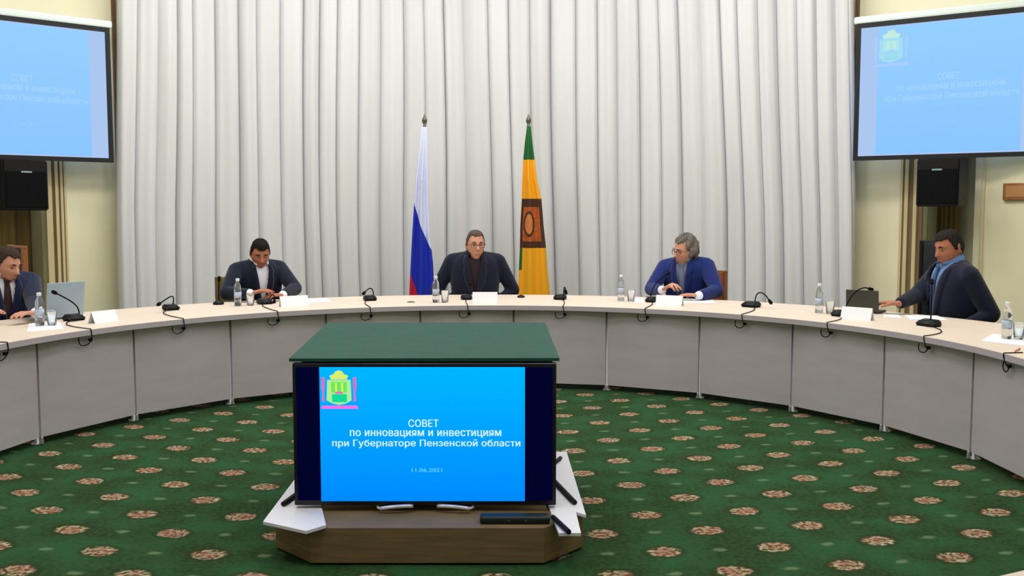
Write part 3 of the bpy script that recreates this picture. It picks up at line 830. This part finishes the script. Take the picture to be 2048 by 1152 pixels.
    rings(bm, rr); child('collar', bm, shirt if tie or shirt is not MAROON else MAROON)
    if tie:
        bm = B(); rows = []
        for z, wdt in ((.968, .018), (.945, .022), (.935, .015), (.90, .019), (.84, .024), (.78, .028), (.70, .032), (.62, .036), (.56, .038)):
            rows.append([bm.verts.new(T((x*wdt, front(x*wdt, min(z, .95), 0)*girth-(.016 if z > .94 else .008), z))) for x in (-1, -.5, 0, .5, 1)])
        for a, b in zip(rows, rows[1:]):
            for j in range(4): bm.faces.new((a[j], a[j+1], b[j+1], b[j]))
        child('tie', bm, tie, True, .005)
    if cuffs:
        for q in (-1, 1):
            d = (wr[q]-el[q]).normalized(); bm = B(); caps(bm, wr[q]-d*.03, .0375, wr[q]+d*.004, .035, 14); child('cuff', bm, SHIRTW)
    # --- face details
    HR = Hm
    for q in (-1, 1):
        bm = B(); c = Vector((q*.031, -.0785, .010)); lathe(bm, [(0, -.0115), (.006, -.0095), (.0105, -.004), (.0115, 0), (.0105, .004), (.006, .0095), (0, .0115)], 12)
        vs = list(bm.verts); bmesh.ops.scale(bm, vec=(1, .62, 1), verts=vs); bmesh.ops.rotate(bm, cent=(0, 0, 0), matrix=Matrix.Rotation(pi/2, 3, 'X'), verts=vs); bmesh.ops.translate(bm, vec=c, verts=vs)
        for f in {f for v in vs for f in v.link_faces}:
            f.material_index = 1 if f.calc_center_median().y < c.y-.0075 else 0
        bmesh.ops.transform(bm, matrix=HR, verts=bm.verts)
        child('eye', bm, [mat('eye_white', (140, 120, 110), .4), mat('eye_dark', (38, 28, 24), .3)])
    hm = mat('hair_%d_%d_%d' % hairc, hairc, .85, rgb2=tuple(int(c*.6) for c in hairc), scale=60, stretch=(3, 3, .6), bump=.5, spec=.2)
    for q in (-1, 1):
        pts = []; bm = B()
        for k in range(5):
            x = q*(.015+.033*k/4); z = .033+.005*sin(pi*k/4)
            yy = min(head_point(math.atan2(x, .09), v_).y for v_ in [math.acos(max(-1, min(1, z/.122)))])
            pts.append(HR @ Vector((x, yy-.004, z)))
        tube(bm, pts, [.003, .005, .005, .004, .002], 6)
        child('eyebrow', bm, brows or hm)
    bm = B(); m_ = bm
    tube(bm, [HR @ Vector((x, head_point(math.atan2(x, .09), math.acos(-.0655/.122)).y-.0015, -.0655)) for x in (-.022, -.011, 0, .011, .022)], [.0015, .0035, .004, .0035, .0015], 6)
    child('mouth', bm, mat('lip', (140, 78, 70), .5))
    def line(p):
        f = -p.y/.097
        zb = -.075 if hair == 'short' else -.115
        z = zb+(.0-zb)*sst(-.75, -.1, f); z = z+(hair_front+.003*math.sin(p.x*95+1)+.012*sst(.015, .05, abs(p.x))-z)*sst(.22 if hair == 'short' else .40, .62, f)
        if hair == 'short' and -.05 < f < .22: z = min(z, -.005)
        if hair == 'long' and -.6 < f < .30: z = min(z, -.05)
        return z
    rnd = random.Random(len(label))
    if hair == 'short':
        off = lambda p, u, v: .003+.006*sst(hair_front-.01, .12, p.z)+.004*sst(.2, -.6, p.y/.097)+.0018*sin(13*u+5*v)+.001*sin(31*u)
    else:
        off = lambda p, u, v: .006+.020*sst(-.35, .6, p.y/.097)+.010*sst(.08, .12, p.z)+.007*sin(5*u+7*v)+.004*sin(15*u-5*v)
    bm = B(); grid_head(bm, HR, keep=lambda p: p.z > line(p), off=off, nu=64, nv=48, fat=fat)
    # close the shell towards the scalp
    ho = child('hair', bm, hm, True); md = ho.modifiers.new('t', 'SOLIDIFY'); md.thickness = .010*s; md.offset = -1
    if glasses:
        bm = B()
        for q in (-1, 1):
            pts = [Vector((q*.033+.024*math.copysign(abs(cos(a))**.7, cos(a)), -.102+.010*abs(cos(a)) if q*cos(a) > 0 else -.102, .008+.017*math.copysign(abs(sin(a))**.7, sin(a)))) for a in [2*pi*k/20 for k in range(21)]]
            tube(bm, [HR @ p for p in pts], .0019, 6)
            tube(bm, [HR @ Vector(p) for p in ((q*.057, -.094, .013), (q*.074, -.06, .016), (q*.082, .01, .018))], .0019, 6)
        tube(bm, [HR @ Vector(p) for p in ((-.010, -.103, .012), (0, -.106, .015), (.010, -.103, .012))], .0019, 6)
        child('glasses', bm, glasses)
    return P
def loc(px, py, r, root, t_, s, zmin=.80):
    """a point seen at (px, py), r from the hall centre, in a person's own frame"""
    p = at_r(px, py, r)-Vector((root.x, root.y, 0)); p.z = max(p.z, zmin); c, sn = cos(t_), sin(t_)
    return Vector((p.x*c-p.y*sn, p.x*sn+p.y*c, p.z))/s
def seat(px, r): 
    t_ = ang(at_r(px, 590, r)); return pol(t_, r), t_
HC = (.20, .30, .25); RX = (.16, .22, .16)
DGL = mat('dark_glasses_frame', (22, 20, 20), .3)
# 1 far left
s = 1.15; pos, t_ = seat(2, 4.47)
a = {-1: (loc(-50, 622, 4.0, pos, t_, s), (-.45, -.05, .5)), 1: (loc(72, 629, 3.80, pos, t_, s), (.4, .2, .6))}
person('man in a navy suit and maroon tie at the left edge', pos, t_, s, (.20, .0, -.30), (.22, .30, 0), a,
       {-1: ((1, -.25, .05), (0, 0, -1), HC), 1: ((-1, -.15, .10), (0, 0, -1), HC)}, NAVY, SHIRTW, TIEM, SKIN, 'short', (70, 58, 50), .074, .66, .060, None, drop=.055)
chair('conference chair with black padded back behind the man in maroon tie', Vector(), .85, 'black', .46, 1.29, .30, (36, 4.98))
# 2
s = 1.15; pos, t_ = seat(512, 4.60)
a = {-1: (loc(500, 587, 4.03, pos, t_, s), (-.42, .1, .45)), 1: (loc(566, 590, 4.03, pos, t_, s), (.42, .1, .45))}
person('man in a dark suit with open white collar looking down at the table', pos, t_, s, (.20, -.02, .05), (-.10, .42, .0), a,
       {-1: ((1, -.30, .25), (.2, 0, -1), HC), 1: ((-1, -.30, .06), (0, 0, -1), HC)}, DNAVY, SHIRTW, None, SKIN2, 'short', (30, 28, 30), .066, .60, .060, None, drop=.042, arm=1.0)
chair('olive wooden conference chair behind the man in open white collar', pol(ang(at_r(504, 590, 4.7)), 4.70), t_, 'olive', .58, .93, .26)
# 3 centre
s = 1.19; pos, t_ = seat(950, 4.42)
a = {-1: ((-.14, -.13, .525), (-.6, .1, .5)), 1: ((.14, -.13, .525), (.6, .1, .5))}
person('man in dark jacket and dark jumper sitting between the two flags', pos, t_, s, (.08, 0, .0), (.22, .06, .0), a,
       {-1: ((.7, -.5, 0), (0, 0, -1), RX), 1: ((-.7, -.5, 0), (0, 0, -1), RX)}, DNAVY, MAROON, None, SKIN, 'short', (104, 92, 86), .084, .60, .060, mat('thin_glasses_frame', (70, 50, 46), .3), 1.06, False, 1.06, drop=.05)
chair('brown conference chair hidden behind the man between the flags', pol(t_, 4.62), t_, 'brown', .40, .92, .26)
# 4
s = 1.17; pos, t_ = seat(1384, 4.60)
a = {-1: (loc(1324, 580, 4.02, pos, t_, s), (-.42, .1, .45)), 1: (loc(1398, 591, 4.02, pos, t_, s), (.42, .1, .45))}
person('grey-haired man in bright blue suit speaking into a microphone', pos, t_, s, (.20, -.06, -.06), (-.62, .16, .06), a,
       {-1: ((.75, -.2, .45), (.5, 0, -.6), (.7, .8, .5)), 1: ((-1, -.25, .06), (0, 0, -1), HC)}, BLUE, SHIRTG, TIEG, SKIN, 'long', (128, 122, 116), .080, .66, .058, DGL, headshift=(.03, 0, 0), drop=.05, arm=1.0)
chair('brown wooden conference chair behind the grey-haired man', pol(ang(at_r(1388, 590, 4.7)), 4.70), t_, 'brown', .54, .98, .26)
# 5 right
s = 1.20; pos, t_ = seat(1914, 4.50)
a = {-1: (loc(1799, 607, 4.05, pos, t_, s), (-.45, .3, .5)), 1: ((.16, -.24, .54), (.55, .25, .45))}
person('heavy man in dark suit and blue shirt leaning toward the laptop', pos, t_, s, (.03, .04, -.55), (-.25, .24, .02), a,
       {-1: ((-.9, -.3, .02), (0, 0, -1), RX), 1: ((-.9, -.4, -.05), (0, 0, -1), HC)}, DNAVY, SHIRTB, TIEB, SKIN2, 'short', (44, 40, 40), .072, .48, .098, None, 1.12, False, 1.12, drop=.022)
chair('conference chair with tall black back behind the heavy man', Vector(), .75, 'allblack', .34, 1.325, .30, (1876, 4.98))

# ================================================================== ON THE TABLE
def tt(px, py): p = at_z(px, py, ZT); return p
# ---- microphones
def microphone(label, px, py, stem, w=.13, cable=True, small=False, dpx=None):
    """base stands at pixel (px, py); stem: list of (px, py, r) points from the base up to the head"""
    p = tt(px, py); t_ = ang(p); Mi = (Matrix.Translation(p) @ Matrix.Rotation(-t_, 4, 'Z')).inverted()
    t = thing('conference_microphone', label, 'microphone', p, -t_, 'microphones on the conference table')
    bm = B()
    if small: lathe(bm, [(0, 0), (.045, 0), (.05, .012), (.035, .028), (.012, .034), (0, .034)], 20)
    else:
        hw = w/2; prism(bm, [(-hw, -.055), (hw, -.055), (hw, .055), (-hw, .055)], 0, .052)
        for v in bm.verts:
            if v.co.z > .03:
                v.co.x *= .88; v.co.y *= .86
                if v.co.y < 0: v.co.z = .036
        bmesh.ops.bevel(bm, geom=list(bm.edges), offset=.012, segments=3, affect='EDGES')
    obj('base', bm, BLACK, t, True)
    if not small:
        bm = B(); box(bm, (-.02, -.015, .0475), (.05, .018, .004), Matrix.Rotation(.16, 3, 'X'), .001); obj('button_panel', bm, mat('mic_button_grey', (74, 76, 84), .5), t)
    pts = [Mi @ at_r(x, y, r) for x, y, r in stem]
    st = bez([Vector((pts[0].x, pts[0].y, .03))]+pts, 14)
    bm = B(); tube(bm, st, .0052, 8); obj('gooseneck', bm, BLACKM, t, True)
    d = (st[-1]-st[-2]).normalized(); e = st[-1]
    bm = B(); tube(bm, [e-d*.006, e, e+d*.012, e+d*.036, e+d*.044], [.006, .011, .0145, .0145, .008], 12); obj('foam_head', bm, BLACKM, t, True)
    if cable:
        q = Vector((0, -.05, .01)); ed = -(math.hypot(p.x-OX, p.y-OY)-RI)      # local y of the table's inner edge
        bm = B()
        E_ = Mi @ at_r(dpx, 620, RI); o = E_.x-.02; ed = E_.y if abs(E_.y-ed) < .1 else ed
        tube(bm, bez([q, (o, -.12, .006), (.02+o, ed+.03, .0055), (.02+o, ed+.002, .0055)], 8) + bez([(.02+o, ed-.003, .005), (.02+o, ed-.006, -.01), (.03+o, ed-.006, -.06), (.035+o, ed+.02, -.085)], 8) +
             bez([(.035+o, ed+.021, -.086), (.0+o, ed+.03, -.13), (-.07+o, ed+.03, -.12), (-.05+o, ed+.035, -.055)], 10), .0036, 6)
        obj('cable', bm, BLACKM, t, True)
        bm = B(); box(bm, (.034+o, ed+.028, -.075), (.028, .016, .022), bev=.004); obj('cable_clip', bm, BLACK, t)
    return t
RM = lambda px, py: math.hypot(tt(px, py).x-OX, tt(px, py).y-OY)
mics = [
 ('microphone with raised gooseneck beside the man in maroon tie', 148, 641, [(158, 615, 0), (157, 608, 0), (113, 587, -.02)], .15),
 ('microphone with drooping head at an empty place, second from the left', 342, 620, [(346, 600, .02), (352, 583, 0), (340, 593, -.1), (321, 606, -.14)], .13),
 ('microphone in front of the man in open white collar', 530, 608, [(538, 594, .0), (547, 582, .0), (551, 592, .01), (549, 600, .01)], .14),
 ('microphone at the empty place left of the tricolour flag', 740, 601, [(747, 584, .05), (746, 570, .1), (737, 576, .1), (730, 584, .05)], .125),
 ('microphone in front of the man in dark jumper, left of his name card', 933, 599, [(930, 585, .05), (928, 570, .1), (936, 562, .15), (940, 568, .2)], .115),
 ('microphone at the empty place right of the yellow flag', 1120, 599, [(1127, 584, 0), (1128, 570, 0), (1130, 572, 0), (1131, 580, 0)], .125),
 ('microphone with stem bent up before the grey-haired man', 1302, 604, [(1301, 588, .05), (1304, 568, .15), (1322, 556, .25), (1333, 549, .3)], .10),
 ('microphone with drooping head right of the grey-haired man', 1502, 614, [(1510, 596, 0), (1512, 578, 0), (1526, 580, -.02), (1538, 600, -.03)], .16),
 ('microphone partly hidden behind the name card of the heavy man', 1677, 632, [(1690, 612, .08), (1702, 585, .2), (1722, 570, .30), (1737, 577, .35)], .10),
 ('microphone nearest the right edge, before the heavy man', 1857, 652, [(1862, 625, 0), (1863, 600, 0), (1864, 580, .03), (1864, 568, .06)], .17)]
for (lab, px, py, st, w), dp in zip(mics, (180, 366, 555, 740, 935, 1126, 1290, 1484, 1655, 1850)):
    r0 = RM(px, py)
    microphone(lab, px, py, [(x, y, r0+.01+dr) for x, y, dr in st], w, dpx=dp)
r0 = RM(437, 608); microphone('small microphone with round foot and upright stem beside the olive chair', 437, 609, [(437, 590, r0), (437, 575, r0), (438, 562, r0)], small=True, cable=False)
# black puck near the yellow flag
t = thing('desk_button', 'small flat black puck on the table below the yellow flag', 'button', tt(1042, 595), 0)
bm = B(); lathe(bm, [(0, 0), (.035, 0), (.038, .008), (.03, .02), (0, .022)], 20); obj('body', bm, BLACK, t, True)
bm = B(); lathe(bm, [(0, .0215), (.014, .0215), (.013, .026), (0, .027)], 14); obj('cap', bm, BLACKM, t, True)
t = thing('table_socket', 'small grey cable outlet set in the table left of the tricolour flag', 'cable outlet', tt(822, 605), -ang(tt(822, 605)))
bm = B(); box(bm, (0, 0, .004), (.07, .045, .008), bev=.003); obj('plate', bm, mat('socket_grey', (126, 142, 140), .5), t)
bm = B(); box(bm, (0, -.004, .010), (.04, .02, .006), bev=.002); obj('lid', bm, mat('socket_dark', (96, 110, 110), .5), t)
# cable loop without microphone at the far left and far right
for lab, px, py in (('black cable loop hanging from the table edge at the left picture border', 12, 694), ('black cable loop hanging from the table edge at the right picture border', 2006, 716)):
    t0 = ang(at_r(px, py, RI)); t = thing('cable_loop', lab, 'cable', pol(t0, RI, ZT), -t0, 'loose cables on the table edge')
    bm = B(); tube(bm, bez([(0, .12, .0045), (.01, .04, .0045), (.01, .004, .0045)], 5)+bez([(.01, -.003, .004), (.01, -.006, -.01), (.02, -.006, -.05), (.03, .02, -.08)], 6)+bez([(.03, .021, -.081), (.0, .03, -.13), (-.07, .03, -.12), (-.05, .035, -.055)], 10), .0036, 6); obj('cord', bm, BLACKM, t, True)
    bm = B(); box(bm, (.024, .028, -.072), (.028, .016, .022), bev=.004); obj('clip', bm, BLACK, t)
# ---- bottles, glasses
PET = mat('clear_plastic', (236, 242, 246), .08, trans=.92, ior=1.2, spec=.6); GLASS = mat('clear_glass', (244, 248, 250), .03, trans=.95, ior=1.3)
LABELM = mat('bottle_label', (150, 168, 196), .5, rgb2=(206, 210, 224), scale=30); CAP = mat('white_cap', (224, 228, 232), .4)
def bottle(label, px, py, dz=0):
    t = thing('water_bottle', label, 'bottle', tt(px, py)+Vector((0, 0, dz)), 0, 'water bottles on the conference table')
    bm = B(); lathe(bm, [(0, 0), (.026, 0), (.031, .006), (.031, .05), (.029, .058), (.031, .066), (.031, .135), (.028, .15), (.030, .158), (.026, .182), (.014, .207), (.0125, .222), (0, .222)], 24); obj('body', bm, PET, t, True)
    bm = B(); lathe(bm, [(.0312, .072), (.0320, .072), (.0320, .122), (.0312, .122), (.0312, .072)], 24); obj('label', bm, LABELM, t, True)
    bm = B(); lathe(bm, [(0, .218), (.015, .218), (.016, .222), (.016, .238), (.0145, .242), (0, .242)], 18); obj('cap', bm, CAP, t, True)
def glass(label, px, py, dz=0):
    t = thing('drinking_glass', label, 'glass', tt(px, py)+Vector((0, 0, dz)), 0, 'drinking glasses on the conference table')
    bm = B(); lathe(bm, [(0, 0), (.029, 0), (.031, .004), (.036, .105), (.0375, .107), (.0345, .105), (.028, .012), (0, .010)], 24); obj('tumbler', bm, GLASS, t, True)
for px, py, who, gx, gy in ((80, 652, 'beside the man in maroon tie', 104, 651), (476, 612, 'left of the man in open white collar', 501, 611), (872, 605, 'below the tricolour flag', 890, 605),
                            (1242, 602, 'left of the grey-haired man', 1262, 603), (1638, 626, 'left of the open dark laptop', 1660, 628), (2013, 678, 'at the right picture border', 2037, 679)):
    dz = .0022 if px in (80, 2013) else .0003
    bottle('clear water bottle with white cap ' + who, px, py, dz); glass('clear drinking glass next to the water bottle ' + who, gx, gy, dz)
# ---- name cards (folded tents)
def name_card(label, px, py, w, h, yaw=0):
    p = tt(px, py); t = thing('name_card', label, 'name card', p, -ang(p)+yaw, 'name cards on the conference table')
    for s_, n in ((-1, 'front_leaf'), (1, 'rear_leaf')):
        bm = B(); rr = [[Vector((x, s_*.035+dy, 0)), Vector((x, s_*.001+dy, h))][::1] for x, dy in ((-w/2, 0), (w/2, 0))]
        vs = [bm.verts.new(q) for q in (rr[0][0], rr[1][0], rr[1][1], rr[0][1])]; bm.faces.new(vs)
        o = obj(n, bm, WHITE, t); md = o.modifiers.new('t', 'SOLIDIFY'); md.thickness = .0012
for lab, px, py, w, h, yw in (('white name card of the man in maroon tie', 207, 644, .23, .085, .15), ('white name card of the man in open white collar', 588, 612, .25, .09, 0), ('white name card of the man in dark jumper', 970, 606, .225, .10, 0),
                              ('white name card of the grey-haired man', 1339, 611, .24, .09, 0), ('white name card of the heavy man', 1714, 639, .24, .095, .22)):
    name_card(lab, px, py, w, h, yw)
# ---- papers
def paper(name, label, corners, th=.0012):
    c = sum((tt(*q) for q in corners), Vector())/4; bm = B()
    prism(bm, [((tt(*q)-c).x, (tt(*q)-c).y) for q in corners], .0003, th)
    o = obj(name, bm, WHITE); o.location = c; return tag(o, label, 'paper')
paper('paper_sheet', 'white paper sheet under the water bottle of the man in maroon tie', [(54, 664), (128, 658), (120, 644), (58, 647)])
paper('paper_sheet', 'white papers lying right of the name card of the man in open collar', [(618, 606), (664, 604), (652, 597), (606, 599)], .004)
paper('paper_sheet', 'white papers in front of the grey-haired man', [(1368, 606), (1432, 606), (1424, 599), (1362, 599)], .003)
paper('paper_sheet', 'narrow white paper right of the glass near the grey-haired man', [(1270, 606), (1290, 606), (1286, 597), (1266, 597)], .002)
paper('paper_sheet', 'white papers lying before the heavy man, behind the microphone', [(1822, 640), (1896, 641), (1874, 632), (1808, 631)], .004)
paper('paper_sheet', 'white sheet with dark edge near the hand of the heavy man', [(1768, 634), (1804, 636), (1796, 629), (1765, 628)], .002)
paper('paper_sheet', 'white paper sheet under the water bottle at the right border', [(1962, 682), (2070, 694), (2078, 676), (1985, 668)], .002)
t = thing('pen', 'orange pen lying on the table at the right picture border', 'pen', tt(2034, 702), .9)
bm = B(); tube(bm, [(-.06, 0, .006), (-.05, 0, .006), (.055, 0, .006)], [.001, .0045, .0045], 8); obj('barrel', bm, mat('pen_orange', (214, 130, 74), .4), t, True)
bm = B(); tube(bm, [(.055, 0, .006), (.07, 0, .006)], .005, 8); obj('cap', bm, BLACK, t, True)
# pen in the speaker's hand
pa, pb = at_r(1347, 571, 3.94), at_r(1357, 592, 3.88)
t = thing('pen', 'dark pen held by the grey-haired man', 'pen', pb, 0)
bm = B(); tube(bm, [(0, 0, 0), (pa-pb)*.1, pa-pb], [.001, .005, .005], 8); obj('barrel', bm, BLACK, t, True)
# ---- laptops
def laptop(label, corner_px, r, m, depth, yaw=0, tilt=.25):
    """corner_px: px left, px right, py bottom, py top of the lid, its back to the hall"""
    xl, xr, yb, yt = corner_px; p = at_r((xl+xr)/2, yb, r); A, Bq = at_r(xl, yb, r), at_r(xr, yb, r); w_ = (A-Bq).length; h_ = at_r((xl+xr)/2, yt, r).z-ZT
    t_ = ang(p); t = thing('laptop', label, 'laptop', (p.x, p.y, ZT), -t_+yaw)
    bm = B(); box(bm, (0, depth/2, .009), (w_, depth, .016), bev=.004); obj('keyboard_base', bm, m, t)
    bm = B(); box(bm, (0, 0, h_/2), (w_, .010, h_), bev=.004); 
    bmesh.ops.rotate(bm, cent=(0, 0, 0), matrix=Matrix.Rotation(tilt, 3, 'X'), verts=bm.verts); bmesh.ops.translate(bm, vec=(0, -.006, .014), verts=bm.verts); obj('lid', bm, m, t)
    bm = B(); tube(bm, [(-w_*.4, -.002, .014), (w_*.4, -.002, .014)], .008, 8); obj('hinge', bm, BLACK, t)
laptop('silver laptop with open lid turned away, beside the man in maroon tie', (91, 166, 630, 567), 3.86, mat('laptop_silver', (158, 176, 192), .45, .2), .13, .0, .12)
laptop('dark laptop with open lid before the heavy man', (1696, 1754, 619, 583), 3.93, mat('laptop_dark', (62, 60, 54), .5), .20, .25, .10)
